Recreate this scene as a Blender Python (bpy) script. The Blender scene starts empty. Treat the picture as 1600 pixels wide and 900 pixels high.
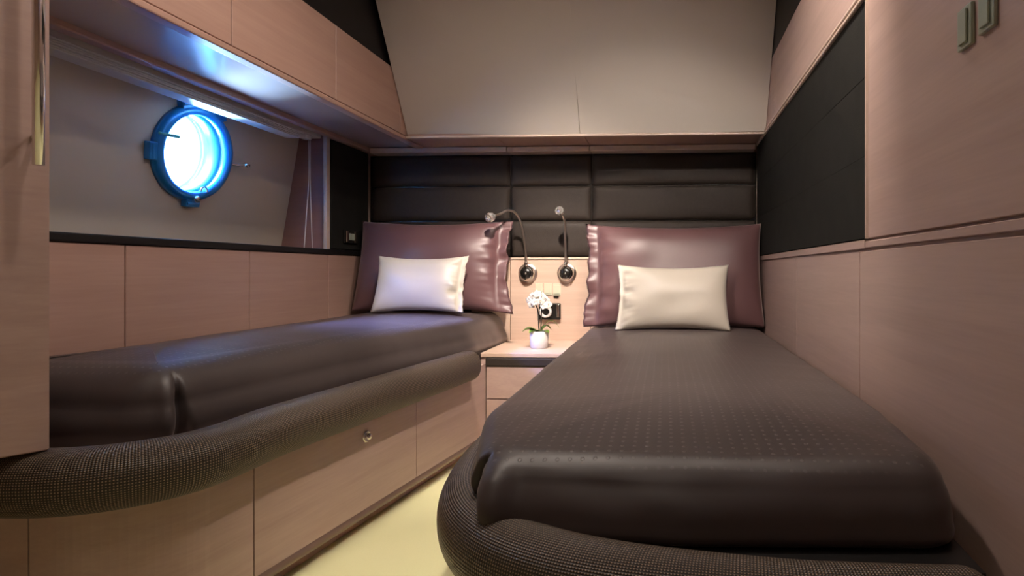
import bpy, bmesh, math, random
from mathutils import Vector, Matrix, noise
PI = math.pi
SC = bpy.context.scene
C = SC.collection
random.seed(4)

# ---------------------------------------------------------------- camera
cam_d = bpy.data.cameras.new('camera'); cam = bpy.data.objects.new('camera', cam_d); C.objects.link(cam)
cam_d.sensor_width = 36; cam_d.lens = 911/1600*36
cam_d.shift_x = -(993-800)/1600; cam_d.shift_y = -(450-423)/1600
cam_d.clip_start = .02
cam.location = (0, 0, .72)
cam.rotation_euler = (PI/2, 0, math.atan(47/911))
SC.camera = cam
SC.view_settings.view_transform = 'Standard'; SC.view_settings.look = 'None'
SC.view_settings.gamma = 1; SC.view_settings.use_curve_mapping = False
SC.view_settings.exposure = 0.0

# ---------------------------------------------------------------- daylight outside the porthole
W = bpy.data.worlds.new('world'); SC.world = W; W.use_nodes = True
bg = W.node_tree.nodes['Background']; bg.inputs[0].default_value = (.68, .92, 1, 1); bg.inputs[1].default_value = 9

def area(name, loc, target, size, power, col, shape='DISK', spread=PI):
    l = bpy.data.lights.new(name, 'AREA'); l.shape = shape; l.size = size; l.energy = power; l.color = col; l.spread = spread
    o = bpy.data.objects.new(name, l); C.objects.link(o); o.location = loc
    o.rotation_euler = (Vector(target)-Vector(loc)).to_track_quat('-Z', 'Y').to_euler()
    return o
def spot(name, loc, target, power, col, angle=80, blend=.5, rad=.03):
    l = bpy.data.lights.new(name, 'SPOT'); l.energy = power; l.color = col; l.spot_size = math.radians(angle); l.spot_blend = blend
    l.shadow_soft_size = rad
    o = bpy.data.objects.new(name, l); C.objects.link(o); o.location = loc
    o.rotation_euler = (Vector(target)-Vector(loc)).to_track_quat('-Z', 'Y').to_euler()
    return o
BLUE = (.30, .58, 1)
area('daylight_off_water', (-2.6, 2.75, .48), (-1.603, 1.905, 1.11), 1.4, 3300, BLUE)
area('daylight_sky', (-2.4, 1.62, 2.05), (-1.603, 1.905, 1.11), .9, 1700, (.22, .30, 1))
WARM = (1, .86, .745)
# recessed ceiling downlights, and added fill spots for aisle and entry
spot('downlight_nightstand', (-.40, 1.50, 1.93), (-.54, 2.70, .52), 165, WARM, 36, .85, .02)
spot('downlight_bedheads', (-.40, 1.45, 1.93), (-.50, 2.50, .42), 80, WARM, 62, .55, .03)
spot('downlight_right', (.20, 1.05, 1.93), (-.12, 2.25, .25), 70, WARM, 86, .5, .03)
spot('downlight_door', (.20, 1.35, 1.93), (-.3, 1.5, 0), 16, WARM, 168, .6, .05)
spot('fill_aisle', (-.42, 1.35, 1.93), (-.65, 1.5, 0), 32, WARM, 165, .8, .05)  # general spot added to brighten the drawers and hull side
spot('downlight_wardrobe', (-.60, .85, 1.93), (-.95, 1.1, .4), 15, WARM, 130, .8, .03)
spot('fill_entry', (-.25, .0, 1.93), (-.6, 1.2, .2), 6, WARM, 120, 1, .06)  # added fill over the entry, lifts the drawer fronts

# ---------------------------------------------------------------- materials
def mat(name):
    m = bpy.data.materials.new(name); m.use_nodes = True
    return m, m.node_tree, m.node_tree.nodes['Principled BSDF']
def N(t, ty, **k):
    n = t.nodes.new(ty)
    for a, v in k.items(): setattr(n, a, v)
    return n
def plain(name, col, rough=.5, metal=0, noise_amt=.08, scale=30, bump=0, bscale=200, sheen=0, coat=0, spec=.5):
    m, t, p = mat(name)
    co = N(t, 'ShaderNodeTexCoord'); nz = N(t, 'ShaderNodeTexNoise'); nz.inputs['Scale'].default_value = scale; nz.inputs['Detail'].default_value = 4
    mx = N(t, 'ShaderNodeMix', data_type='RGBA')
    mx.inputs[6].default_value = tuple(c*(1-noise_amt) for c in col)+(1,); mx.inputs[7].default_value = tuple(min(1, c*(1+noise_amt)) for c in col)+(1,)
    t.links.new(co.outputs['Object'], nz.inputs['Vector']); t.links.new(nz.outputs['Fac'], mx.inputs[0]); t.links.new(mx.outputs[2], p.inputs['Base Color'])
    p.inputs['Roughness'].default_value = rough; p.inputs['Metallic'].default_value = metal
    p.inputs['Specular IOR Level'].default_value = spec
    if sheen: p.inputs['Sheen Weight'].default_value = sheen; p.inputs['Sheen Roughness'].default_value = .4
    if coat: p.inputs['Coat Weight'].default_value = coat
    if bump:
        n2 = N(t, 'ShaderNodeTexNoise'); n2.inputs['Scale'].default_value = bscale; b = N(t, 'ShaderNodeBump'); b.inputs['Strength'].default_value = bump; b.inputs['Distance'].default_value = .002
        t.links.new(co.outputs['Object'], n2.inputs['Vector']); t.links.new(n2.outputs['Fac'], b.inputs['Height']); t.links.new(b.outputs[0], p.inputs['Normal'])
    return m
def wood(name, c1, c2, scl=(9, 1.2, 26), rough=.42, c3=None):
    m, t, p = mat(name)
    co = N(t, 'ShaderNodeTexCoord'); mp = N(t, 'ShaderNodeMapping'); mp.inputs['Scale'].default_value = scl
    nz = N(t, 'ShaderNodeTexNoise'); nz.inputs['Scale'].default_value = 1; nz.inputs['Detail'].default_value = 6; nz.inputs['Roughness'].default_value = .55; nz.inputs['Distortion'].default_value = .35
    mp2 = N(t, 'ShaderNodeMapping'); mp2.inputs['Scale'].default_value = tuple(v*7 for v in scl)
    n2 = N(t, 'ShaderNodeTexNoise'); n2.inputs['Scale'].default_value = 1; n2.inputs['Detail'].default_value = 3
    ad = N(t, 'ShaderNodeMix', data_type='FLOAT'); ad.inputs[0].default_value = .3
    cr = N(t, 'ShaderNodeValToRGB'); cr.color_ramp.elements[0].position = .35; cr.color_ramp.elements[1].position = .68
    cr.color_ramp.elements[0].color = c1+(1,); cr.color_ramp.elements[1].color = c2+(1,)
    L = t.links.new
    L(co.outputs['Object'], mp.inputs[0]); L(co.outputs['Object'], mp2.inputs[0]); L(mp.outputs[0], nz.inputs['Vector']); L(mp2.outputs[0], n2.inputs['Vector'])
    L(nz.outputs['Fac'], ad.inputs[2]); L(n2.outputs['Fac'], ad.inputs[3]); L(ad.outputs[0], cr.inputs[0]); L(cr.outputs[0], p.inputs['Base Color'])
    p.inputs['Roughness'].default_value = rough
    return m
WOOD = wood('pale_oak', (.455, .318, .275), (.545, .39, .34))
WOODB = wood('pale_oak_back', (.56, .40, .31), (.66, .49, .39), (1.2, 9, 26))
WOODC = wood('pale_oak_cabinet', (.44, .27, .215), (.51, .325, .26))
SOFF = plain('soffit_lacquer', (.48, .36, .32), .22, 0, .04, 4, coat=.3)
CREAM = plain('cream_liner', (.66, .605, .545), .55, 0, .03, 3, .05, 60)
HULL = plain('hull_liner', (.70, .62, .52), .5, 0, .05, 2.5, .05, 60)
RETURN = wood('red_brown_wood_end', (.30, .15, .12), (.36, .19, .155), (1.2, 9, 20))  # reddish brown wood of the recess end
DARKLEATHER = plain('dark_leather', (.036, .027, .022), .6, 0, .2, 60, .35, 420, spec=.3)
DARKFAB = plain('dark_wall_fabric', (.013, .0125, .0105), .9, 0, .45, 14, .4, 500, spec=.25)
LEDGE = plain('black_ledge', (.009, .008, .008), .42, spec=.3)
MOULD = plain('brown_moulding', (.20, .13, .10), .35)
GROOVE = plain('groove_shadow_gap', (.12, .06, .045), .6)
BEADS = plain('pale_trim', (.62, .48, .40), .35)
CEIL = plain('ceiling_white', (.55, .48, .42), .6)
FLOOR = plain('yellow_green_carpet', (.90, .88, .50), .9, 0, .05, 300, .4, 900, sheen=.2)
CHROME = plain('chrome', (.85, .83, .80), .12, 1, .02, 5)
GOOSE = plain('gooseneck_satin', (.78, .70, .65), .3, 1, .02, 5)
BLACK = plain('black_plastic', (.012, .011, .010), .25)
WHITEPL = plain('white_plastic', (.75, .73, .70), .4)
BLUEM = plain('blue_halo_metal', (.02, .30, .78), .3, .25, .25, 18, coat=.3)  # blue daylight halo round the porthole, put into the metal's base colour
TEAL = plain('teal_rubber', (.10, .55, .62), .5, 0, .15, 30)
TUNNEL = plain('porthole_tunnel', (.72, .78, .66), .5, 0, .08, 40)
SWITCH = plain('grey_green_plastic', (.36, .40, .32), .3, 0, .03)
SWITCHP = plain('pale_green_plastic', (.60, .62, .48), .35, 0, .03)
CERAMIC = plain('white_ceramic', (.86, .84, .80), .25, 0, .02, 10, coat=.4)
PETAL = plain('white_petal', (.90, .88, .80), .6, 0, .05, 80)
LEAF = plain('orchid_leaf', (.13, .20, .03), .35, 0, .5, 22)
STEM = plain('orchid_stem', (.035, .03, .018), .5)
CORD = plain('white_cord', (.62, .55, .50), .7)
BLIND = plain('blind_fabric', (.70, .70, .66), .7, 0, .08, 90)
WHITEP = plain('ivory_satin', (.56, .51, .44), .42, 0, .03, 8, .1, 400, sheen=.25)

def satin(name, col, rough, dots=0, sheen=.4):
    m, t, p = mat(name); L = t.links.new
    co = N(t, 'ShaderNodeTexCoord'); nz = N(t, 'ShaderNodeTexNoise'); nz.inputs['Scale'].default_value = 5; nz.inputs['Detail'].default_value = 3
    mx = N(t, 'ShaderNodeMix', data_type='RGBA'); mx.inputs[6].default_value = tuple(c*.88 for c in col)+(1,); mx.inputs[7].default_value = tuple(c*1.12 for c in col)+(1,)
    L(co.outputs['Object'], nz.inputs['Vector']); L(nz.outputs['Fac'], mx.inputs[0])
    p.inputs['Roughness'].default_value = rough
    p.inputs['Sheen Weight'].default_value = sheen; p.inputs['Sheen Roughness'].default_value = .35; p.inputs['Sheen Tint'].default_value = (.9, .75, .7, 1)
    if dots:
        # woven pin-dot pattern, rows along the bed
        mp = N(t, 'ShaderNodeMapping'); mp.inputs['Scale'].default_value = (1/.0175, 1/.0175, 1); mp.inputs['Rotation'].default_value = (0, 0, .0)
        L(co.outputs['Object'], mp.inputs[0])
        sx = N(t, 'ShaderNodeSeparateXYZ'); L(mp.outputs[0], sx.inputs[0])
        def half(o):
            a = N(t, 'ShaderNodeMath', operation='FRACT'); L(o, a.inputs[0]); b = N(t, 'ShaderNodeMath', operation='SUBTRACT'); L(a.outputs[0], b.inputs[0]); b.inputs[1].default_value = .5
            c = N(t, 'ShaderNodeMath', operation='MULTIPLY'); L(b.outputs[0], c.inputs[0]); L(b.outputs[0], c.inputs[1]); return c.outputs[0]
        s = N(t, 'ShaderNodeMath', operation='ADD'); L(half(sx.outputs[0]), s.inputs[0]); L(half(sx.outputs[1]), s.inputs[1])
        d = N(t, 'ShaderNodeMapRange'); L(s.outputs[0], d.inputs[0]); d.inputs[1].default_value = .03; d.inputs[2].default_value = .012; d.inputs[3].default_value = 0; d.inputs[4].default_value = 1
        mm = N(t, 'ShaderNodeMix', data_type='RGBA'); ge = N(t, 'ShaderNodeNewGeometry'); sn = N(t, 'ShaderNodeSeparateXYZ'); L(ge.outputs['Normal'], sn.inputs[0])
        tp = N(t, 'ShaderNodeMapRange'); L(sn.outputs[2], tp.inputs[0]); tp.inputs[1].default_value = .75; tp.inputs[2].default_value = .95
        dm = N(t, 'ShaderNodeMath', operation='MULTIPLY'); L(d.outputs[0], dm.inputs[0]); L(tp.outputs[0], dm.inputs[1]); L(dm.outputs[0], mm.inputs[0]); L(mx.outputs[2], mm.inputs[6]); mm.inputs[7].default_value = tuple(min(1, c*dots+.02) for c in col)+(1,)
        L(mm.outputs[2], p.inputs['Base Color'])
        bp = N(t, 'ShaderNodeBump'); bp.inputs['Strength'].default_value = .4; bp.inputs['Distance'].default_value = .001; L(dm.outputs[0], bp.inputs['Height']); L(bp.outputs[0], p.inputs['Normal'])
    else:
        L(mx.outputs[2], p.inputs['Base Color'])
        n2 = N(t, 'ShaderNodeTexNoise'); n2.inputs['Scale'].default_value = 500; b = N(t, 'ShaderNodeBump'); b.inputs['Strength'].default_value = .15; b.inputs['Distance'].default_value = .001
        L(co.outputs['Object'], n2.inputs['Vector']); L(n2.outputs['Fac'], b.inputs['Height']); L(b.outputs[0], p.inputs['Normal'])
    return m
SHEET = satin('brown_satin_sheet', (.060, .046, .044), .44, 1.45, .2)
PLUM = satin('plum_satin', (.125, .062, .066), .40, 0, .3)

def weave(name):
    m, t, p = mat(name); L = t.links.new
    uv = N(t, 'ShaderNodeUVMap'); sp = N(t, 'ShaderNodeSeparateXYZ'); L(uv.outputs[0], sp.inputs[0])
    k = 2*PI/.0052
    def comb(a, b):
        x = N(t, 'ShaderNodeMath', operation='MULTIPLY'); L(sp.outputs[0], x.inputs[0]); x.inputs[1].default_value = a*k
        y = N(t, 'ShaderNodeMath', operation='MULTIPLY'); L(sp.outputs[1], y.inputs[0]); y.inputs[1].default_value = b*k
        s = N(t, 'ShaderNodeMath', operation='ADD'); L(x.outputs[0], s.inputs[0]); L(y.outputs[0], s.inputs[1])
        o = N(t, 'ShaderNodeMath', operation='SINE'); L(s.outputs[0], o.inputs[0]); return o.outputs[0]
    mu = N(t, 'ShaderNodeMath', operation='MULTIPLY'); L(comb(.7, .7), mu.inputs[0]); L(comb(.7, -.7), mu.inputs[1])
    mr = N(t, 'ShaderNodeMapRange'); L(mu.outputs[0], mr.inputs[0]); mr.inputs[1].default_value = .25; mr.inputs[2].default_value = .85
    mx = N(t, 'ShaderNodeMix', data_type='RGBA'); L(mr.outputs[0], mx.inputs[0]); mx.inputs[6].default_value = (.030, .021, .014, 1); mx.inputs[7].default_value = (.36, .265, .18, 1)
    L(mx.outputs[2], p.inputs['Base Color']); p.inputs['Roughness'].default_value = .36
    b = N(t, 'ShaderNodeBump'); b.inputs['Strength'].default_value = .6; b.inputs['Distance'].default_value = .0012; L(mu.outputs[0], b.inputs['Height']); L(b.outputs[0], p.inputs['Normal'])
    return m
WEAVE = weave('coarse_woven_vinyl')
def glass(name):
    m, t, p = mat(name); L = t.links.new
    tr = N(t, 'ShaderNodeBsdfTransparent'); gl = N(t, 'ShaderNodeBsdfGlossy'); gl.inputs['Roughness'].default_value = .02
    fr = N(t, 'ShaderNodeFresnel'); fr.inputs[0].default_value = 1.3; ms = N(t, 'ShaderNodeMixShader')
    L(fr.outputs[0], ms.inputs[0]); L(tr.outputs[0], ms.inputs[1]); L(gl.outputs[0], ms.inputs[2]); L(ms.outputs[0], t.nodes['Material Output'].inputs[0])
    return m
GLASS = glass('window_glass')
def crystal(name):
    m, t, p = mat(name)
    p.inputs['Base Color'].default_value = (.9, .88, .85, 1); p.inputs['Metallic'].default_value = .85; p.inputs['Roughness'].default_value = .05
    return m
CRYSTAL = crystal('faceted_chrome_glass')

# ---------------------------------------------------------------- helpers
def link(name, bm, m, parent=None, smooth=False, recalc=True):
    if recalc: bmesh.ops.recalc_face_normals(bm, faces=bm.faces)
    me = bpy.data.meshes.new(name); bm.to_mesh(me); bm.free()
    me.materials.append(m)
    if smooth:
        for p in me.polygons: p.use_smooth = True
    o = bpy.data.objects.new(name, me); C.objects.link(o)
    if parent:
        o.parent = parent
        mw = Matrix.Translation(parent.location)
        q = parent
        o.matrix_parent_inverse = world_of(parent).inverted()
    return o
def world_of(o):
    if o.parent is None: return Matrix.Translation(o.location)
    return world_of(o.parent) @ o.matrix_parent_inverse @ Matrix.Translation(o.location)
def thing(name, label, cat, loc, group=None):
    o = bpy.data.objects.new(name, None); C.objects.link(o); o.location = loc; o.empty_display_size = .05
    o['label'] = label; o['category'] = cat
    if group: o['group'] = group
    return o
def tag(o, label, cat, group=None):
    o['label'] = label; o['category'] = cat
    if group: o['group'] = group
    return o
def struct(name, bm, m, parent=None, smooth=False):
    o = link(name, bm, m, parent, smooth)
    if not parent: o['kind'] = 'structure'
    return o
def box(bm, x0, x1, y0, y1, z0, z1, bev=0, seg=2):
    vs = [bm.verts.new((x, y, z)) for x in (x0, x1) for y in (y0, y1) for z in (z0, z1)]
    fs = [(0, 1, 3, 2), (4, 6, 7, 5), (0, 4, 5, 1), (2, 3, 7, 6), (0, 2, 6, 4), (1, 5, 7, 3)]
    faces = [bm.faces.new([vs[i] for i in f]) for f in fs]
    if bev:
        bmesh.ops.recalc_face_normals(bm, faces=faces)
        es = list({e for f in faces for e in f.edges})
        bmesh.ops.bevel(bm, geom=es, offset=bev, segments=seg, profile=.5, affect='EDGES')
    return vs
def B(*a, **k):
    bm = bmesh.new(); box(bm, *a, **k); return bm
def prism(bm, poly, z0, z1):
    a = [bm.verts.new((x, y, z0)) for x, y in poly]; b = [bm.verts.new((x, y, z1)) for x, y in poly]
    n = len(poly); bm.faces.new(a[::-1]); bm.faces.new(b)
    for i in range(n): bm.faces.new((a[i], a[(i+1) % n], b[(i+1) % n], b[i]))
def extrude_poly(pts3, d):
    """planar polygon (3D points) given thickness vector d"""
    bm = bmesh.new(); d = Vector(d)
    a = [bm.verts.new(p) for p in pts3]; b = [bm.verts.new(Vector(p)+d) for p in pts3]
    n = len(a); bm.faces.new(a[::-1]); bm.faces.new(b)
    for i in range(n): bm.faces.new((a[i], a[(i+1) % n], b[(i+1) % n], b[i]))
    return bm
def smoothpath(pts, n):
    """Catmull-Rom through points"""
    P = [Vector(p) for p in pts]; P = [2*P[0]-P[1]] + P + [2*P[-1]-P[-2]]
    out = []
    for i in range(1, len(P)-2):
        for k in range(n):
            t = k/n; a, b, c, d = P[i-1], P[i], P[i+1], P[i+2]
            out.append(.5*((2*b)+(c-a)*t+(2*a-5*b+4*c-d)*t*t+(3*b-a-3*c+d)*t**3))
    out.append(P[-2]); return out
def resample(P, n):
    L = [0]
    for i in range(1, len(P)): L.append(L[-1]+(P[i]-P[i-1]).length)
    out = []; j = 0
    for k in range(n):
        s = L[-1]*k/(n-1)
        while j < len(L)-2 and L[j+1] < s: j += 1
        t = (s-L[j])/max(1e-9, L[j+1]-L[j]); out.append(P[j].lerp(P[j+1], min(1, t)))
    return out, L[-1]
def tube(bm, path, ra, rb=None, seg=16, caps='round', up=(0, 0, 1), power=2.0):
    """sweep an ellipse (ra sideways, rb upwards) with metric uvs"""
    rb = rb or ra; uvl = bm.loops.layers.uv.verify()
    rings = []; n = len(path); s = 0; S = []
    cap = 8 if caps == 'round' else 0
    stations = []
    d0 = (path[1]-path[0]).normalized(); d1 = (path[-1]-path[-2]).normalized()
    for i in range(cap): a = PI/2*(i+.15)/cap; stations.append((path[0]-d0*ra*math.cos(a)*.8, d0, math.sin(a)))
    for i in range(n):
        d = (path[min(n-1, i+1)]-path[max(0, i-1)]).normalized(); stations.append((path[i], d, 1))
    for i in range(cap)[::-1]: a = PI/2*(i+.15)/cap; stations.append((path[-1]+d1*ra*math.cos(a)*.8, d1, math.sin(a)))
    u = Vector(up); prev = None
    side0 = None
    for p, d, k in stations:
        if up is None: pass
        side = d.cross(u)
        if side.length < .2: side = side0 if side0 else d.cross(Vector((1, 0, 0)))
        side.normalize()
        if side0 and side.dot(side0) < 0 and abs(d.dot(u)) > .9: side = -side
        side0 = side; w = side.cross(d).normalized()
        if prev is not None: s += (p-prev).length
        prev = p; S.append(s)
        ring = []
        for j in range(seg):
            a = 2*PI*j/seg; cx, sx = math.cos(a), math.sin(a)
            e = 2/power
            ring.append(bm.verts.new(p+side*ra*k*math.copysign(abs(cx)**e, cx)+w*rb*k*math.copysign(abs(sx)**e, sx)))
        rings.append(ring)
    per = PI*(ra+rb)
    for i in range(len(rings)-1):
        for j in range(seg):
            f = bm.faces.new((rings[i][j], rings[i][(j+1) % seg], rings[i+1][(j+1) % seg], rings[i+1][j]))
            for lp, (a, b) in zip(f.loops, ((i, j), (i, j+1), (i+1, j+1), (i+1, j))): lp[uvl].uv = (S[a], per*b/seg)
    bm.faces.new(rings[0]); bm.faces.new(rings[-1][::-1])
def lathe(bm, prof, seg=32, M=Matrix.Identity(4)):
    rings = []
    for r, z in prof:
        if r < 1e-6: rings.append([bm.verts.new(M @ Vector((0, 0, z)))])
        else: rings.append([bm.verts.new(M @ Vector((r*math.cos(2*PI*j/seg), r*math.sin(2*PI*j/seg), z))) for j in range(seg)])
    for a, b in zip(rings, rings[1:]):
        for j in range(seg):
            q = [a[j % len(a)], a[(j+1) % len(a)], b[(j+1) % len(b)], b[j % len(b)]]
            q = [v for i, v in enumerate(q) if v not in q[:i]]
            if len(q) > 2: bm.faces.new(q)
def frame(loc, zdir, up=(0, 0, 1)):
    z = Vector(zdir).normalized(); x = Vector(up).cross(z)
    if x.length < .01: x = Vector((1, 0, 0))
    x.normalize(); y = z.cross(x)
    M = Matrix((x, y, z)).transposed().to_4x4(); M.translation = Vector(loc); return M

XL, XR, YB = -1.433, .426, 2.76
XH0, XH1 = -1.57, -1.63          # hull liner leans outward: at z=.80 and z=1.32
ZC = 1.94
# ================================================================ SETTING
struct('floor', B(-1.75, .6, -.75, 2.95, -.06, 0), FLOOR)
struct('ceiling', B(-1.75, .6, -.75, 2.95, ZC, ZC+.05), CEIL)
struct('wall_back', B(-1.75, .6, YB+.03, YB+.12, 0, ZC), WOODB)
struct('wall_entry', B(-1.75, .6, -.80, -.72, 0, ZC), WOOD)
wr = struct('wall_right', B(XR+.012, XR+.10, -.75, YB+.03, 0, ZC), WOOD)
# wall panels on the right wall, with shadow gaps
def rpanel(y0, y1, z0, z1, m=WOOD, t=.012, x=XR, nm='wood_panel'):
    return link(nm, B(x, x+t+.004, y0, y1, z0, z1, bev=.0012, seg=1), m, wr)
gap = .0025
rpanel(1.92+gap, 2.72, .02, .762); rpanel(1.306+gap, 1.92-gap, .02, .762); rpanel(-.7, 1.306-gap, .02, .762)
rpanel(1.27, 2.72, .767, .786, x=XR-.002, nm='rail_strip'); rpanel(-.7, 1.27-gap, .7685, .783, x=XR-.001, nm='rail_strip')
rpanel(-.7, 1.252, .788, ZC-.01)
rpanel(1.272, 2.30, 1.325, 1.575); rpanel(2.303, 2.70, 1.325, 1.575)
link('edge_strip', B(XR-.004, XR+.012, 1.254, 1.260, .788, ZC-.01), BEADS, wr)
for z in (1.303, 1.316): link('moulding', B(XR-.008, XR+.012, 1.262, 2.74, z-.005, z+.005, bev=.003), BEADS, wr)
# upholstered wall board right
t = thing('upholstered_wall_board', 'large charcoal fabric board let into the right wall above the right bed', 'wall panel', (XR, 2, .79))
for z0, z1 in ((.789, .9637), (.9643, 1.1317), (1.1323, 1.297)):
    link('fabric_panel', B(XR-.002, XR+.011, 1.264, 2.735, z0, z1, bev=.0006, seg=1), DARKFAB, t)
t = thing('upper_wall_board', 'black board high on the right wall above the pale wood band', 'wall panel', (XR, 2, 1.58))
link('fabric_panel', B(XR+.001, XR+.011, 1.264, 2.72, 1.578, ZC-.005, bev=.003), LEDGE, t)

# left wall: lower panelling below the ledge
wl = struct('wall_left', B(XL-.20, XL-.012, .2, YB+.03, 0, .785), WOOD)
for y0, y1 in ((.9, 1.477), (1.477, 1.94), (1.94, 2.41), (2.41, 2.725)):
    link('wood_panel', B(XL-.016, XL, y0+.0018, y1-.0018, .30, .788, bev=.0012, seg=1), WOODC, wl)
struct('trim_1', B(XL-.22, XL+.006, .9, 2.75, .790, .812, bev=.004), LEDGE)
# recess: leaning hull liner with a round opening
PC = Vector((-1.603, 1.895, 1.118))
hn = Vector((.5, 0, -(XH0-XH1)*-1)).normalized(); hn = Vector((.5, 0, -.085)).normalized()   # inward normal, tilted down
HU = Vector((0, 1, 0)); HV = hn.cross(HU).normalized()
if HV.z < 0: HV = -HV
def hp(u, v, d=0): return PC+HU*u+HV*v+hn*d
RO = .139
bm = bmesh.new(); seg = 64; inner = []; outer = []; deep = []
u0, u1, v0, v1 = -1.15, .558, -.335, .222
for j in range(seg):
    a = 2*PI*j/seg; ca, sa = math.cos(a), math.sin(a)
    k = min((u1 if ca > 0 else -u0)/max(abs(ca), 1e-6), (v1 if sa > 0 else -v0)/max(abs(sa), 1e-6))
    inner.append(bm.verts.new(hp(RO*ca, RO*sa))); outer.append(bm.verts.new(hp(k*ca, k*sa)))
cs = {}
for j in range(seg):
    k = (j+1) % seg
    bm.faces.new((inner[j], inner[k], outer[k], outer[j]))
# fill the four missing corners of the rectangle
for (cu, cv) in ((u1, v1), (u0, v1), (u0, v0), (u1, v0)):
    best = None
    for j in range(seg):
        k = (j+1) % seg; A = outer[j].co-PC; Bq = outer[k].co-PC
        au, av = A.dot(HU), A.dot(HV); bu, bv = Bq.dot(HU), Bq.dot(HV)
        on = lambda p, q: abs(p-q) < 1e-4
        if (on(au, cu) and on(bv, cv)) or (on(av, cv) and on(bu, cu)):
            if not ((on(au, cu) and on(bu, cu)) or (on(av, cv) and on(bv, cv))): best = (j, k)
    if best: bm.faces.new((outer[best[0]], outer[best[1]], bm.verts.new(hp(cu, cv))))
geom = bmesh.ops.extrude_face_region(bm, geom=bm.faces[:])
bmesh.ops.translate(bm, verts=[v for v in geom['geom'] if isinstance(v, bmesh.types.BMVert)], vec=-hn*.012)
struct('wall_hull', bm, HULL)
# recess end and post
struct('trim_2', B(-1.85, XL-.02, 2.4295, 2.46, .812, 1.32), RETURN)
struct('trim_3', B(XL-.020, XL-.003, 2.405, 2.4285, .812, 1.30, bev=.002), BEADS)
# outer block so that daylight only comes in through the porthole
bm = bmesh.new(); box(bm, -1.85, -1.66, -.75, YB+.03, 0, .795)
box(bm, -1.85, XL, -.75, .9, 0, ZC); struct('wall_left_outer', bm, WOOD)
struct('wall_left_upper', B(-1.85, XL-.02, .9, YB+.03, 1.33, ZC), CREAM)
struct('trim_4', B(-1.85, XL, .86, .92, .80, 1.33), WOOD)
struct('trim_5', B(-1.85, XL-.04, 2.47, YB+.03, .80, 1.33), WOOD)

# PORTHOLE window_1
win = bpy.data.objects.new('window_1', None); C.objects.link(win); win.location = PC; win['kind'] = 'structure'
MW = Matrix((HU, HV, hn)).transposed().to_4x4(); MW.translation = PC; MW = MW @ Matrix.Scale(1.005, 4)
bm = bmesh.new(); lathe(bm, [(.136, -.10), (.136, .004), (.142, .004), (.142, -.10), (.136, -.10)], 64, MW); link('sleeve', bm, TUNNEL, win, True)
bm = bmesh.new(); lathe(bm, [(.132, .0), (.128, .012), (.132, .024), (.142, .028), (.154, .024), (.160, .012), (.161, .001), (.132, .0)], 64, MW); link('frame', bm, BLUEM, win, True)
bm = bmesh.new(); lathe(bm, [(.1365, -.055), (.129, -.052), (.128, -.012), (.1365, -.008), (.1365, -.055)], 64, MW); link('gasket', bm, TEAL, win, True)
bm = bmesh.new(); lathe(bm, [(0, -.076), (.134, -.076), (.134, -.070), (0, -.070)], 48, MW); link('glass', bm, GLASS, win)
bm = bmesh.new(); lathe(bm, [(.1365, -.098), (.124, -.096), (.123, -.080), (.1365, -.078), (.1365, -.098)], 64, MW); link('outer_ring', bm, WHITEPL, win, True)
def wbox(bm, u0, u1, v0, v1, d0, d1, bev=.003, rot=0, c=(0, 0)):
    b2 = bmesh.new(); box(b2, u0, u1, v0, v1, d0, d1, bev=bev)
    R = Matrix.Translation((c[0], c[1], 0)) @ Matrix.Rotation(rot, 4, 'Z')
    for v in b2.verts: v.co = MW @ (R @ v.co)
    me = bpy.data.meshes.new('t'); b2.to_mesh(me); b2.free(); bm.from_mesh(me); bpy.data.meshes.remove(me)
for ang, m in ((112, BLUEM), (64, BLUEM), (188, BLUEM), (275, BLUEM)):
    a = math.radians(ang); bm = bmesh.new()
    c = (.160*math.cos(a), .160*math.sin(a))
    wbox(bm, -.012, .020, -.028 if ang != 64 else -.022, .028 if ang != 64 else .022, 0, .022, rot=a, c=c)
    tube(bm, [MW @ Vector((c[0]+.008*math.cos(a)+.024*s*-math.sin(a), c[1]+.008*math.sin(a)+.024*s*math.cos(a), .018)) for s in (-1, 0, 1)], .007, seg=10, caps='flat', up=tuple(hn))
    link('hinge' if ang in (112, 275) else 'latch_block', bm, m, win)
# swing-out dogs: chrome handle to the right, small dark lever to the left, stud below
bm = bmesh.new(); tube(bm, [MW @ Vector(p) for p in ((.158, -.005, .02), (.180, -.003, .035), (.196, .002, .042))], .006, seg=12, up=tuple(hn))
lathe(bm, [(0, -.004), (.009, -.003), (.010, .008), (.006, .014), (0, .015)], 16, MW @ Matrix.Translation((.199, .003, .040)))
link('latch', bm, CHROME, win, True)
bm = bmesh.new(); tube(bm, [MW @ Vector(p) for p in ((-.150, .036, .018), (-.128, .036, .032), (-.10, .038, .034))], .0055, seg=12, up=tuple(hn)); link('latch', bm, TEAL, win, True)
bm = bmesh.new()
lathe(bm, [(0, .02), (.010, .022), (.012, .034), (.007, .040), (0, .041)], 16, MW @ Matrix.Translation((.015, -.150, 0))); link('latch', bm, CHROME, win, True)
bm = bmesh.new(); tube(bm, [MW @ (Vector((.045, -.118, .026))+Vector((.013*math.cos(a), .013*math.sin(a), 0))) for a in [PI*1.15*i/14-.2 for i in range(15)]], .003, seg=8, up=tuple(hn)); link('latch', bm, CHROME, win, True)

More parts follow.
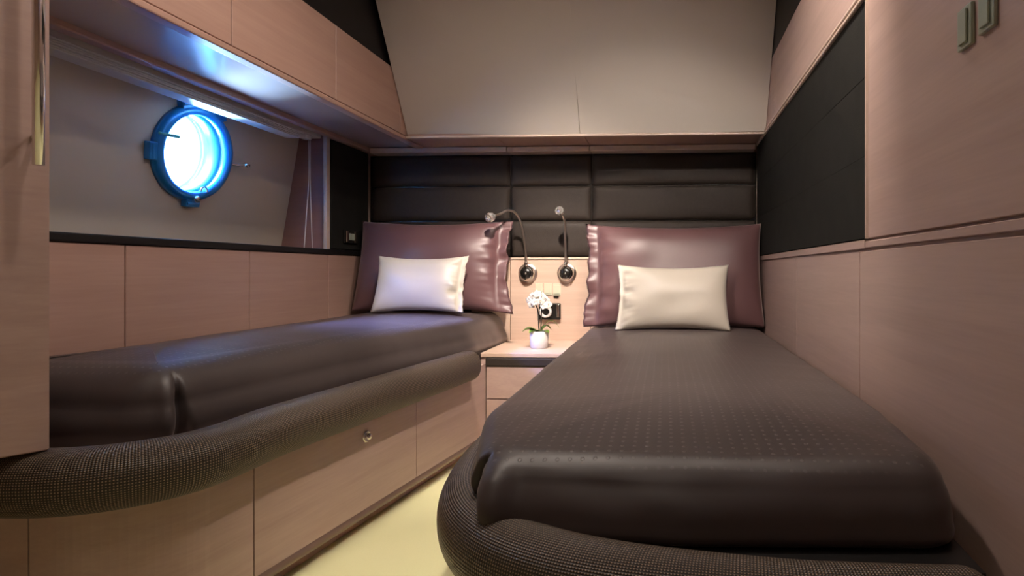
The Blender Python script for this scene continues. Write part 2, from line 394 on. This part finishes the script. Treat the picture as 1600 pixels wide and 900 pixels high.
# ================================================================ OVERHEAD LOCKERS
XO = -1.15
t = thing('overhead_locker', 'long pale wood locker running high along the left wall above the porthole', 'cabinet', (XO-.1, 1.8, 1.30))
link('body', B(XL+.004, XO-.018, 1.06, YB-.002, 1.306, 1.575), SOFF, t)
for y0, y1 in ((1.06, 1.49), (1.49, 1.98), (1.98, 2.47), (2.47, YB-.02)):
    link('door', B(XO-.016, XO, y0+.0015, y1-.0015, 1.318, 1.578, bev=.0015, seg=1), WOODC, t)
link('bottom_rail', B(XO-.03, XO+.006, 1.06, YB-.03, 1.296, 1.314, bev=.004), WOODC, t)
link('back_lip', B(XL-.014, XL+.022, 1.06, 2.735, 1.288, 1.312, bev=.005), WOODC, t)
# black upholstered board above the locker, up to the ceiling
t = thing('upper_wall_board', 'black board above the overhead locker on the left', 'wall panel', (XO, 1.8, 1.58))
link('fabric_panel', B(XO-.03, XO-.012, 1.06, YB-.03, 1.582, ZC-.004, bev=.003), LEDGE, t)
# soffit over the headboard
sf = struct('trim_6', B(XO+.008, XR-.012, 2.53, YB+.03, 1.309, 1.325), WOODC)
for x0, x1 in ((XO+.008, -.742), (-.742, -.353), (-.353, XR-.012)):
    link('soffit_board', B(x0+.0015, x1-.0015, 2.516, 2.70, 1.304, 1.312, bev=.001, seg=1), WOODC, sf)
for x0, x1 in ((XL+.03, -.742), (-.742, -.353), (-.353, XR-.012)):
    link('cove_strip', B(x0+.0015, x1-.0015, 2.695, YB+.02, 1.277, 1.302, bev=.004), BEADS, sf)
# big sloping liner panels from soffit up to the ceiling
def slope(x0, x1):
    ya = lambda x: 2.545-(x-XO)/(XR-XO)*.045
    P = [(x0, ya(x0), 1.312), (x1, ya(x1), 1.312), (x1, 2.16, ZC-.002), (x0, 2.16, ZC-.002)]
    return extrude_poly(P, (0, .018, .014))
cs = struct('ceiling_slope', slope(XO+.003, XR-.001), CREAM)
for v in cs.data.vertices: v.co += Vector((0, .006, .006))
for a, b in ((XO+.004, -.373), (-.371, XR-.002)): link('liner_panel', slope(a, b), CREAM, cs)
link('lip', B(XO+.01, XR-.004, 2.505, 2.53, 1.302, 1.312, bev=.002), BEADS, cs)

# ================================================================ HEADBOARD (padded tiles)
t = thing('headboard', 'dark padded headboard of wide stitched tiles across the back wall', 'headboard', (-.5, YB, .5))
link('backing', B(XL, XR, YB+.006, YB+.028, .45, 1.276), BLACK, t)
for ci, (x0, x1) in enumerate(((XL+.004, -.744), (-.744, -.353), (-.353, XR-.003))):
    for z0, z1 in ((1.125, 1.276), (.958, 1.125), (.785, .958), (.60, .785)):
        if ci == 1 and z0 < .7: continue
        nx, nz = 26, 12; bm = bmesh.new(); g = []
        for i in range(nx+1):
            row = []
            for k in range(nz+1):
                u = i/nx*2-1; w = k/nz*2-1
                e = (1-abs(u)**10)*(1-abs(w)**5); x = (x0+x1)/2+u*(x1-x0-.003)/2; z = (z0+z1)/2+w*(z1-z0-.003)/2
                puff = .013*max(0, e)**.5+.003*noise.noise(Vector((x*6, z*9, 1)))
                row.append(bm.verts.new((x, YB+.006-puff, z)))
            g.append(row)
        for i in range(nx):
            for k in range(nz): bm.faces.new((g[i][k], g[i+1][k], g[i+1][k+1], g[i][k+1]))
        ext = bmesh.ops.extrude_edge_only(bm, edges=[e for e in bm.edges if e.is_boundary])
        for v in [v for v in ext['geom'] if isinstance(v, bmesh.types.BMVert)]: v.co.y = YB+.012
        link('padded_tile', bm, DARKLEATHER, t, True)
# side board with the reading socket, left corner
t = thing('upholstered_wall_board', 'charcoal fabric board in the left corner beside the headboard, with a socket in it', 'wall panel', (XL, 2.58, .81))
link('fabric_panel', B(XL-.018, XL+.002, 2.43, 2.742, .815, 1.284, bev=.004), DARKFAB, t)
t = thing('wall_socket', 'small chrome framed double socket on the dark board in the left corner', 'socket', (XL, 2.575, .87))
link('frame', B(XL+.0025, XL+.010, 2.515, 2.63, .842, .902, bev=.003), BLACK, t)
for y in (2.538, 2.606):
    link('cover_clip', B(XL+.0105, XL+.017, y-.012, y+.006, .846, .898, bev=.003), CHROME, t)
for y in (2.562, 2.585): link('socket_insert', B(XL+.0105, XL+.013, y-.010, y+.010, .858, .888, bev=.002), SWITCH, t)

# wood board behind the nightstand
wbk = struct('trim_7', B(-.93, -.742, YB-.010, YB+.004, .38, .772, bev=.001), WOODB)
link('wood_panel', B(-.739, -.357, YB-.010, YB+.004, .38, .772, bev=.001), WOODB, wbk)
link('wood_panel', B(-.354, -.16, YB-.010, YB+.004, .38, .772, bev=.001), WOODB, wbk)
link('cap_strip', B(-.93, -.16, YB-.014, YB+.004, .7735, .783, bev=.002), BEADS, wbk)

# ================================================================ BED BASES
FP = [Vector((-.72-.173*i/60, 2.33-1.23*i/60, 0)) for i in range(60)] + \
     [Vector((-.893-.167*(1-math.cos(a)), 1.10-.15*math.sin(a), 0)) for a in [i*PI/40 for i in range(21)]] + \
     [Vector((-1.06-.37*i/20, .95, 0)) for i in range(1, 21)]
def nrm(path, i):
    d = (path[min(len(path)-1, i+1)]-path[max(0, i-1)]).normalized(); return Vector((-d.y, d.x, 0))
def off(path, d): return [p+nrm(path, i)*d for i, p in enumerate(path)]
def strip(path, i0, i1, z0, z1, dout, din, trim=.0015):
    """curved board following the bed front"""
    P = path[i0:i1+1]; n = len(P); bm = bmesh.new(); rows = []
    for i in range(n):
        nn = nrm(path, i0+i); p = P[i].copy(); d = (P[min(n-1, i+1)]-P[max(0, i-1)]).normalized()
        if i == 0: p += d*trim
        if i == n-1: p -= d*trim
        rows.append([bm.verts.new((p+nn*dd).to_tuple()[:2]+(z,)) for dd, z in ((din, z0), (dout, z0), (dout, z1), (din, z1))])
    for a, b in zip(rows, rows[1:]):
        for k in range(4): bm.faces.new((a[k], a[(k+1) % 4], b[(k+1) % 4], b[k]))
    bm.faces.new(rows[0]); bm.faces.new(rows[-1][::-1]); return bm
# outward normal sign
sgn = 1 if nrm(FP, 10).x > 0 else -1
def bedrail(name, path, t, zc=.37, rx=.05, rz=.055, lift=None):
    P, L = resample(smoothpath(path, 12), 160)
    bm = bmesh.new(); tube(bm, P, rx, rz, 40, 'round', power=2.3)
    return link(name, bm, WEAVE, t, True)
bl = thing('bunk_bed_base', 'pale wood drawer base of the left bed with a woven padded rail', 'bed base', (-1.1, 1.7, 0))
body = off(FP, -.020*sgn)
bm = bmesh.new(); prism(bm, [(p.x, p.y) for p in body[2:]]+[(XL+.003, .97), (XL+.003, YB-.022), (-.746, YB-.022), (-.746, 2.31)], .055, .345); link('body', bm, WOOD, bl)
pl = off(FP, -.040*sgn)
bm = bmesh.new(); prism(bm, [(p.x, p.y) for p in pl[3:]]+[(XL+.02, .98), (XL+.02, YB-.05), (-.79, YB-.05), (-.79, 2.30)], .001, .055); link('plinth', bm, WOODC, bl)
for i0, i1 in ((1, 25), (25, 55), (55, 82), (82, 100)):
    link('drawer_front', strip(FP, i0, i1, .062, .345, 0, -.0185*sgn), WOOD, bl)
mo = [p+Vector((0, 0, .052)) for p in off(FP, -.010*sgn)]
bm = bmesh.new(); tube(bm, mo, .017, .014, 12, 'flat'); link('base_moulding', bm, MOULD, bl, True)
# push-button catch on the middle drawer
q = FP[37]+nrm(FP, 37)*sgn*.0
Mk = frame((q.x, q.y, .262), nrm(FP, 37)*sgn)
bm = bmesh.new(); lathe(bm, [(.016, .0), (.016, .003), (.012, .005), (.010, .001)], 24, Mk); lathe(bm, [(.0095, .0), (.0095, .010), (.007, .013), (0, .013)], 24, Mk)
link('button_catch', bm, CHROME, bl, True)
rp = [p for p in off(FP, .028*sgn)]
rp = [rp[i] for i in (11, 17, 24, 34, 44, 54, 60, 66, 72, 78, 84, 90, 98)]
bedrail('padded_rail', [(p.x, p.y, .372-.006*(i > 5)) for i, p in enumerate(rp)], bl)

br = thing('bunk_bed_base', 'base of the right bed with a thick woven padded rail curving round its foot', 'bed base', (0, 1.6, 0))
RP = [(-.350, 2.24), (-.350, 1.8), (-.346, 1.4), (-.340, 1.14), (-.328, 1.0), (-.300, .885), (-.248, .795), (-.17, .728), (-.05, .680), (.12, .650), (.22, .644), (.325, .644)]
bedrail('padded_rail', [(x, y, .342) for x, y in RP], br, rx=.05)
ins = [Vector((x, y, 0)) for x, y in RP]; ii = off(ins, -.030 if nrm(ins, 3).x < 0 else .030)
bm = bmesh.new(); prism(bm, [(p.x, p.y) for p in ii]+[(.385, 1.0), (XR-.004, 1.3), (XR-.004, YB-.022), (-.345, YB-.022)], .06, .315); link('body', bm, WOOD, br)
bm = bmesh.new(); prism(bm, [(p.x, p.y) for p in off(ins, -.045 if nrm(ins, 3).x < 0 else .045)[3:]]+[(.368, .69), (.388, 1.0), (XR-.006, 1.3), (XR-.006, 2.70), (-.30, 2.70)], .3155, .372); link('platform_pad', bm, LEDGE, br)
ii = off(ins, -.075 if nrm(ins, 3).x < 0 else .075)
bm = bmesh.new(); prism(bm, [(p.x, p.y) for p in ii]+[(.36, 1.05), (XR-.03, YB-.05), (-.30, YB-.05)], .001, .06); link('plinth', bm, WOODC, br)

# ================================================================ MATTRESSES
def mattress(name, outline, z0, z1, r, crown, m, label, tucks, spine, rt=None, nper=900, bulge=.012, seed=0, slump=.003, lean=0):
    """outline: ccw control points (x,y,cornerradius)"""
    P = []
    n = len(outline)
    for i in range(n):
        a = Vector(outline[i-1][:2]); b = Vector(outline[i][:2]); c = Vector(outline[(i+1) % n][:2]); rr = outline[i][2]
        d0 = (a-b).normalized(); d1 = (c-b).normalized(); ang = d0.angle(d1); tl = min(rr/math.tan(ang/2), .49*(a-b).length, .49*(c-b).length)
        A = b+d0*tl; Cc = b+d1*tl
        for k in range(13):
            s = k/12; P.append((A*(1-s)**2+b*2*s*(1-s)+Cc*s*s).to_3d())
    P.append(P[0]); Q, L = resample(P, nper+1); Q = Q[:-1]; n = len(Q)
    nr = []
    for i in range(n):
        d = (Q[(i+2) % n]-Q[i-2]).normalized(); nr.append(Vector((d.y, -d.x, 0)))
    prof = [(-.05, 0, 0)]                                  # (outward offset, z 0..1, weight for side detail)
    H = z1-z0
    for k in range(6): a = PI/2*k/5; prof.append((-.02+.02*math.sin(a), .02*(1-math.cos(a))/H, .8))
    for k in range(1, 8): s = k/8; prof.append((bulge*math.sin(PI*s), (.02+(H-.02-r)*s)/H, 1))
    rh = rt or r
    for k in range(0, 15): a = PI/2*k/14; prof.append((-rh*(1-math.cos(a)), 1-(r*(1-math.sin(a)))/H, max(0, 1-k/9)))
    bm = bmesh.new(); rings = []
    tk = [(min(range(n), key=lambda i: (Q[i].x-a)**2+(Q[i].y-b)**2), c_, d_, e_) for a, b, c_, d_, e_ in tucks]
    for o, h, w in prof:
        ring = []
        for i in range(n):
            p = Q[i]; dd = 0; dz = 0
            for (ti, wd, dep, dirn) in tk:
                sd = ((i-ti+n//2) % n-n//2)*L/n
                if abs(sd) < .2:
                    ww = wd*(.30+1.4*max(0, 1-h)**1.3)
                    dd -= dep*math.exp(-(sd/ww)**2)*min(1, max(0, (1.0-h)*3))*w
                    dd += dep*.30*math.exp(-((sd-dirn*wd*2.6)/(wd*1.5))**2)*w
            if nr[i].y < 0: dd += lean*(1-h)*(-nr[i].y)**2
            nn = noise.noise(Vector((p.x*5+seed, p.y*5, h*2)))*slump+noise.noise(Vector((p.x*16, p.y*16+seed, h*3)))*slump*.45
            q = p+nr[i]*(o+dd+nn*w)
            ring.append(bm.verts.new((q.x, q.y, z0+H*h+dz+(nn*.6 if h > .8 else 0))))
        rings.append(ring)
    last = rings[-1]; LQ = [v.co.copy() for v in last]
    T = [.03, .07, .12, .18, .25, .33, .42, .52, .63, .75, .87, .96, 1.0]
    for s in T:
        ring = []
        for i in range(n):
            q = LQ[i]; yy = min(max(q.y, spine[0][1]), spine[1][1]); f = (yy-spine[0][1])/(spine[1][1]-spine[0][1]); xx = spine[0][0]+(spine[1][0]-spine[0][0])*f
            c = Vector((xx, yy, q.z)); v = q.lerp(c, s)
            nn = noise.noise(Vector((v.x*4+seed, v.y*4, 3)))*.004+noise.noise(Vector((v.x*11+seed, v.y*9, 7)))*.0012
            ring.append(bm.verts.new((v.x, v.y, LQ[i].z*(1-s)+z1*s+crown*(1-(1-s)**2)+nn*.6*min(1, s*4))))
        rings.append(ring)
    for a, b in zip(rings, rings[1:]):
        for i in range(n):
            bm.faces.new((a[i], a[(i+1) % n], b[(i+1) % n], b[i]))
    cpt = bm.verts.new((sum((v.co for v in rings[0]), Vector())/n))
    for i in range(n): bm.faces.new((rings[0][(i+1) % n], rings[0][i], cpt))
    o = link(name, bm, m, None, True); return tag(o, label, 'mattress')
# right
mattress('mattress', [(-.330, 1.05, .25), (-.264, .800, .07), (.02, .775, .3), (.375, .785, .07), (.405, 1.1, .3), (.420, 2.72, .05), (-.345, 2.72, .05)],
         .373, .468, .030, .016, SHEET, 'right bed mattress in a taut dark brown pin-dot satin sheet', [(-.262, .798, .013, .060, 1)], ((.04, 1.15), (.04, 2.4)), rt=.036, bulge=.004, seed=3, lean=.055)
# left
mattress('mattress', [(-.765, 2.25, .3), (-.748, 2.72, .06), (-1.425, 2.72, .05), (-1.425, 1.085, .06), (-.985, 1.075, .10), (-.905, 1.6, .4)],
         .352, .530, .075, .012, SHEET, 'left bed mattress in a dark brown satin sheet below the porthole', [(-.990, 1.135, .009, .028, -1)], ((-1.2, 1.3), (-1.09, 2.4)), rt=.085, bulge=.014, seed=9)

# ================================================================ PILLOWS
def pillow(name, bottom, w, h, t, lean, yaw, m, label, group=None, flange=0, fside=(1,), seed=0, pinch=.05, roll=0, crease=1.0, droop=0):
    """two skins sharing a seam; a loose ruffled flange sticks out on the given sides"""
    nu, nv = 72, 52; bm = bmesh.new()
    M = Matrix.Translation(bottom) @ Matrix.Rotation(yaw, 4, 'Z') @ Matrix.Rotation(lean, 4, 'X') @ Matrix.Rotation(roll, 4, 'Y')
    S = {}
    cut = flange/(w/2)
    for side in (1, -1):
        for i in range(nu+1):
            for k in range(nv+1):
                u = i/nu*2-1; v = k/nv*2-1
                if (i in (0, nu) or k in (0, nv)) and side == -1: S[(side, i, k)] = S[(1, i, k)]; continue
                cu = 1-(cut if (1 if u > 0 else -1) in fside else .012)
                uu = min(1, abs(u)/cu); vv = min(1, abs(v)/.985)
                e = max(0, (1-uu**2.4)*(1-vv**2.0))**.46
                x = w/2*u*(1-pinch*(1-v*v)); z = h/2*v*(1-pinch*1.5*(1-u*u))
                z -= h*.018*(1-u*u)*(v > 0)*v
                fl = max(0, (abs(u)-cu)/(1-cu)) if (1 if u > 0 else -1) in fside and flange else 0
                near = math.exp(-((abs(u)-cu)/.16)**2) if (1 if u > 0 else -1) in fside and flange else 0
                pl = noise.noise(Vector((u*2.2+seed, v*4.2, 5)))+.4*noise.noise(Vector((u*3+seed, v*9, 9)))
                nz = noise.noise(Vector((u*1.3+seed, v*1.3, side*2)))*t*.10*e
                cr = pl*.013*crease*near*(uu < 1)*min(1, e*2.5)
                cc = noise.noise(Vector(((u-v)*2.5+seed, (u+v)*1.2, side*3)))*.004*crease*e*max(0, uu*vv-.2)
                y = -side*(t/2*e+nz+cr+cc)+pl*flange*.45*fl
                x += fl*(flange*.18*pl)+droop*max(0, u)**4*max(0, -v)**2
                z2 = h/2+z-droop*.4*max(0, u)**6*max(0, -v)
                S[(side, i, k)] = bm.verts.new(M @ Vector((x, y-side*.0012*(fl > 0), z2)))
    for side in (1, -1):
        for i in range(nu):
            for k in range(nv):
                bm.faces.new((S[(side, i, k)], S[(side, i+1, k)], S[(side, i+1, k+1)], S[(side, i, k+1)]))
    o = link(name, bm, m, None, True); return tag(o, label, 'pillow', group)
pillow('bed_pillow', (-1.045, 2.52, .540), .70, .42, .15, math.radians(-14), .0, PLUM, 'large plum brown satin pillow against the headboard on the left bed', flange=.055, fside=(1,), seed=1, pinch=.035, droop=.03)
pillow('bed_pillow', (.033, 2.50, .478), .78, .465, .15, math.radians(-14), .0, PLUM, 'large plum brown satin pillow against the headboard on the right bed', flange=.055, fside=(-1,), seed=7, pinch=.035)
pillow('throw_pillow', (-1.028, 2.36, .546), .39, .25, .10, math.radians(-18), .02, WHITEP, 'small ivory cushion leaning on the plum pillow of the left bed', seed=12, pinch=.06, flange=.022, fside=(1,))
pillow('throw_pillow', (.028, 2.35, .478), .465, .285, .11, math.radians(-20), -.02, WHITEP, 'small ivory cushion leaning on the plum pillow of the right bed', seed=21, pinch=.06, flange=.018, fside=(-1,), crease=1.6)

# ================================================================ NIGHTSTAND
t = thing('nightstand', 'low pale wood nightstand with two drawers built in between the beds', 'nightstand', (-.55, 2.5, 0))
link('body', B(-.715, -.36, 2.325, YB-.016, .03, .335, bev=.001), WOOD, t)
link('top', B(-.742, -.352, 2.305, YB-.012, .372, .390, bev=.003), WOODB, t)
link('front_edge', B(-.722, -.353, 2.301, 2.34, .336, .3715, bev=.006), DARKLEATHER, t)
link('side_post', B(-.742, -.7235, 2.312, 2.345, .0, .371, bev=.001), WOOD, t)
for z0, z1 in ((.207, .3345), (.035, .203)): link('drawer', B(-.7185, -.356, 2.306, 2.324, z0, z1, bev=.0015), WOOD, t)

# ================================================================ READING LAMPS
def lamp(x, path, hd, label):
    t = thing('reading_lamp', label, 'lamp', (x, YB-.01, .708), 'gooseneck reading lamps')
    Mb = frame((x, YB-.0105, .708), (0, -1, 0))
    bm = bmesh.new(); lathe(bm, [(0, 0), (.045, 0), (.046, .003), (.044, .006), (0, .006)], 40, Mb); link('wall_plate', bm, GOOSE, t, True)
    bm = bmesh.new(); lathe(bm, [(.036, .006), (.038, .012), (.036, .026), (.030, .034), (.026, .036)], 40, Mb); link('base_ring', bm, CHROME, t, True)
    bm = bmesh.new(); lathe(bm, [(.0265, .030), (.026, .0365), (.020, .042), (.010, .045), (0, .046)], 32, Mb); k = link('switch_cap', bm, BLACK, t, True)
    bm = bmesh.new(); lathe(bm, [(0, .044), (.005, .045), (.005, .050), (0, .051)], 16, Mb); link('button', bm, CHROME, k, True)
    P, L = resample(smoothpath(path, 12), 70)
    bm = bmesh.new(); tube(bm, P, .0055, seg=12, caps='flat', up=(.3, .2, .1)); link('gooseneck', bm, GOOSE, t, True)
    bm = bmesh.new(); lathe(bm, [(0, 0), (.008, 0), (.009, .018), (.0075, .024), (0, .024)], 16, frame(path[0], Vector(path[1])-Vector(path[0]))); link('collar', bm, CHROME, t, True)
    e = Vector(path[-1]); d = Vector(hd).normalized()
    Mh = frame(e-d*.006, d)
    bm = bmesh.new(); lathe(bm, [(0, 0), (.009, .001), (.013, .010), (.019, .016), (.022, .030), (.020, .040), (.014, .0405), (.013, .036), (0, .035)], 12, Mh); hd_ = link('lamp_head', bm, CRYSTAL, t)
    bm = bmesh.new(); bmesh.ops.create_icosphere(bm, subdivisions=1, radius=.0125, matrix=Mh @ Matrix.Translation((0, 0, .038))); link('lens', bm, CRYSTAL, hd_)
lamp(-.655, [(-.655, 2.712, .738), (-.655, 2.700, .80), (-.660, 2.680, .88), (-.670, 2.655, .950), (-.685, 2.62, .985), (-.708, 2.58, .990), (-.732, 2.55, .972), (-.752, 2.52, .960)], (-.5, -.8, -.35),
     'left reading lamp, its gooseneck bent over towards the left bed')
lamp(-.468, [(-.468, 2.712, .738), (-.466, 2.700, .80), (-.466, 2.690, .87), (-.466, 2.680, .94), (-.470, 2.655, .972), (-.473, 2.63, .982)], (-.12, -.9, .25),
     'right reading lamp, its gooseneck standing nearly straight up')

# switches and socket behind the plant
yw = YB-.0105
for i, (x, z) in enumerate(((-.600, .632), (-.558, .632), (-.516, .630))):
    lab = ('pale green switch plate above the orchid, leftmost of three', 'pale green switch plate above the orchid, middle of three', 'pale green switch plate above the orchid, rightmost of three')[i]
    t = thing('light_switch', lab, 'switch', (x, yw, z), 'switch plates above the orchid')
    link('plate', B(x-.0185, x+.0185, yw-.005, yw, z-.028, z+.028, bev=.0015), SWITCHP, t)
    link('rocker', B(x-.013, x+.013, yw-.008, yw-.0052, z-.020, z+.020, bev=.001), SWITCHP, t)
tag(link('key_slot', B(-.532, -.508, yw-.006, yw, .593, .598), BLACK), 'thin black slot just under the rightmost green switch plate', 'slot')
t = thing('wall_socket', 'black wall socket with a round white insert behind the orchid', 'socket', (-.555, yw, .525))
link('frame', B(-.600, -.496, yw-.020, yw, .488, .566, bev=.005), BLACK, t)
bm = bmesh.new(); lathe(bm, [(.017, 0), (.017, .012), (.021, .014), (.029, .013), (.030, .0), (.017, 0)], 32, frame((-.565, yw-.0205, .527), (0, -1, 0))); link('round_insert', bm, WHITEPL, t, True)
bm = bmesh.new(); lathe(bm, [(0, 0), (.016, 0), (.016, .004), (0, .004)], 24, frame((-.565, yw-.0205, .527), (0, -1, 0))); link('socket_face', bm, BLACK, t)
link('cover_clip', B(-.514, -.502, yw-.026, yw-.0202, .500, .562, bev=.002), CHROME, t)

# ================================================================ ORCHID
px, py, pz = -.540, 2.47, .390
t = thing('potted_orchid', 'small white flowering orchid in a plain white pot on the nightstand', 'plant', (px, py, pz))
bm = bmesh.new(); lathe(bm, [(0, 0), (.036, 0), (.038, .002), (.0405, .070), (.0395, .072), (.037, .071), (.035, .060), (0, .044)], 40, Matrix.Translation((px, py, pz+.0005))); link('pot', bm, CERAMIC, t, True)
bm = bmesh.new(); lathe(bm, [(0, .060), (.034, .060), (.032, .066), (0, .069)], 24, Matrix.Translation((px, py, pz))); link('soil', bm, STEM, t, True)
def leaf(dx, dy, ln, rise, wd):
    d = Vector((dx, dy, 0)).normalized(); s = Vector((-d.y, d.x, 0)); bm = bmesh.new(); rows = []
    for i in range(15):
        a = i/14; c = Vector((px, py, pz+.066))+d*ln*a+Vector((0, 0, rise*math.sin(a*PI*.85)-.004)); w = wd*math.sin(PI*min(1, .12+a*.88))**.7*(1 if a < .98 else .1)
        rows.append([bm.verts.new(c+s*w*k+Vector((0, 0, abs(k)*w*.35))) for k in (-1, -.5, 0, .5, 1)])
    for A, Bq in zip(rows, rows[1:]):
        for k in range(4): bm.faces.new((A[k], A[k+1], Bq[k+1], Bq[k]))
    g = bmesh.ops.extrude_face_region(bm, geom=bm.faces[:]); bmesh.ops.translate(bm, verts=[v for v in g['geom'] if isinstance(v, bmesh.types.BMVert)], vec=(0, 0, -.0015))
    link('leaf', bm, LEAF, t, True)
leaf(-1, -.35, .072, .020, .022); leaf(-.6, -.8, .055, .012, .020); leaf(.9, -.5, .055, .010, .020); leaf(.5, .5, .06, .03, .012); leaf(1, .15, .085, .055, .006)
stems = [[(0, 0, .06), (-.003, 0, .12), (-.006, -.004, .165), (-.020, -.010, .195), (-.035, -.016, .20)], [(.006, 0, .06), (.009, 0, .12), (.012, -.004, .165), (.022, -.010, .195), (.038, -.014, .195)]]
for s in stems:
    P, L = resample(smoothpath([Vector(p)+Vector((px, py, pz)) for p in s], 8), 30); bm = bmesh.new(); tube(bm, P, .0028, seg=8, caps='flat', up=(.1, 1, .1)); link('stem', bm, STEM, t, True)
fl = [(-.040, -.02, .205), (-.022, -.030, .222), (-.002, -.03, .232), (.018, -.028, .222), (.034, -.022, .205), (-.012, -.034, .198), (.012, -.036, .200), (.026, -.026, .182), (-.028, -.024, .186), (.044, -.02, .186), (.002, -.02, .214)]
for i, f in enumerate(fl):
    c = Vector((px, py, pz))+Vector(f); d = Vector((f[0]*6+random.uniform(-.3, .3), -1, random.uniform(-.3, .3))); Mf = frame(c, d) @ Matrix.Rotation(random.uniform(-.4, .4), 4, 'Z')
    bm = bmesh.new()
    for k in range(5):
        a = PI/2+2*PI*k/5; wd = .0085 if k in (1, 4) else .0065; ln = .017
        A = []
        for j in range(7):
            s = j/6; w = wd*math.sin(PI*min(.97, .1+s*.87))**.6; rr = ln*s
            A.append([bm.verts.new(Mf @ Vector((rr*math.cos(a)-q*w*math.sin(a), rr*math.sin(a)+q*w*math.cos(a), .003*math.sin(s*3)-abs(q)*.002))) for q in (-1, 0, 1)])
        for P0, P1 in zip(A, A[1:]):
            for q in range(2): bm.faces.new((P0[q], P0[q+1], P1[q+1], P1[q]))
    fo = link('flower', bm, PETAL, t, True, recalc=False)
    bm = bmesh.new(); bmesh.ops.create_icosphere(bm, subdivisions=2, radius=.0028, matrix=Mf @ Matrix.Translation((0, 0, .004))); link('flower_centre', bm, BEADS, fo, True)

# ================================================================ WARDROBE AT LEFT
t = thing('wardrobe', 'tall pale wood wardrobe at the left edge of the picture', 'wardrobe', (-1.2, 1.0, .35))
A = Vector((-1.022, .917, 0)); dirw = Vector((-.55, -.83, 0)).normalized(); nw = Vector((-dirw.y, dirw.x, 0));
if nw.y > 0: nw = -nw
def wb(s0, s1, d0, d1, z0, z1, bev=.002):
    P = [A+dirw*s0+nw*d0, A+dirw*s1+nw*d0, A+dirw*s1+nw*d1, A+dirw*s0+nw*d1]; bm = bmesh.new(); prism(bm, [(p.x, p.y) for p in P], z0, z1)
    bmesh.ops.recalc_face_normals(bm, faces=bm.faces)
    if bev: bmesh.ops.bevel(bm, geom=bm.edges[:], offset=bev, segments=2, affect='EDGES')
    return bm
bm = bmesh.new(); Bk = A-nw*.017
prism(bm, [(Bk.x, Bk.y), (A+dirw*.36-nw*.017).to_tuple()[:2], (-1.432, .62), (-1.432, 1.045), (-1.19, 1.045)], .4225, ZC-.03); link('body', bm, WOOD, t)
link('door', wb(0, .30, -.016, 0, .4225, ZC-.03), WOOD, t)
# bar handle
hs = .019
def hpnt(z, d): p = A+dirw*hs+nw*d; return Vector((p.x, p.y, z))
bm = bmesh.new(); tube(bm, [hpnt(.888, .044), hpnt(1.2, .044), hpnt(1.55, .044)], .0075, seg=20, caps='flat', up=(0, 1, 0)); hd = link('bar_handle', bm, CHROME, t, True)
for z in (.938, 1.50):
    bm = bmesh.new(); tube(bm, [hpnt(z, .0), hpnt(z, .044)], .004, seg=10, caps='flat'); link('standoff', bm, CHROME, hd, True)

# ================================================================ BLIND
t = thing('roman_blind', 'pale folded blind packed up under the locker above the porthole', 'blind', (XL-.04, 1.7, 1.25))
link('headrail', B(XL-.080, XL-.030, 1.07, 2.405, 1.281, 1.300, bev=.002), CREAM, t)
for k in range(5):
    z = 1.278-k*.0055; link('pleat', B(XL-.085+.002*(k % 2), XL-.022-.003*(k % 2)-.002*k, 1.08+.002*k, 2.28-.004*k, z-.0045, z, bev=.0015, seg=1), BLIND, t)
link('cord_bracket', B(XL-.065, XL-.035, 2.31, 2.35, 1.262, 1.280, bev=.003), WHITEPL, t)
for y0, y1 in ((2.345, 2.31), (2.355, 2.365)):
    bm = bmesh.new(); P = smoothpath([(XL-.045, y0, 1.275), (XL-.045, y0, 1.1), (XL-.044, (y0+y1)/2, .95), (XL-.042, y1, .815)], 8); tube(bm, P, .0020, seg=8, caps='flat', up=(1, 0, 0)); link('cord', bm, CORD, t, True)

# ================================================================ SWITCHES ON RIGHT WALL
for i, (yc, zc) in enumerate(((.845, 1.063), (.789, 1.065))):
    t = thing('light_switch', ('grey green wall switch on the right wall, the farther of two', 'grey green wall switch on the right wall, the nearer of two')[i], 'switch', (XR, yc, zc), 'switches high on the right wall')
    link('plate', B(XR-.006, XR-.0002, yc-.019, yc+.019, zc-.029, zc+.029, bev=.0012), SWITCH, t)
    link('rocker', B(XR-.0095, XR-.0062, yc-.011, yc+.011, zc-.023, zc+.023, bev=.001), SWITCH, t)
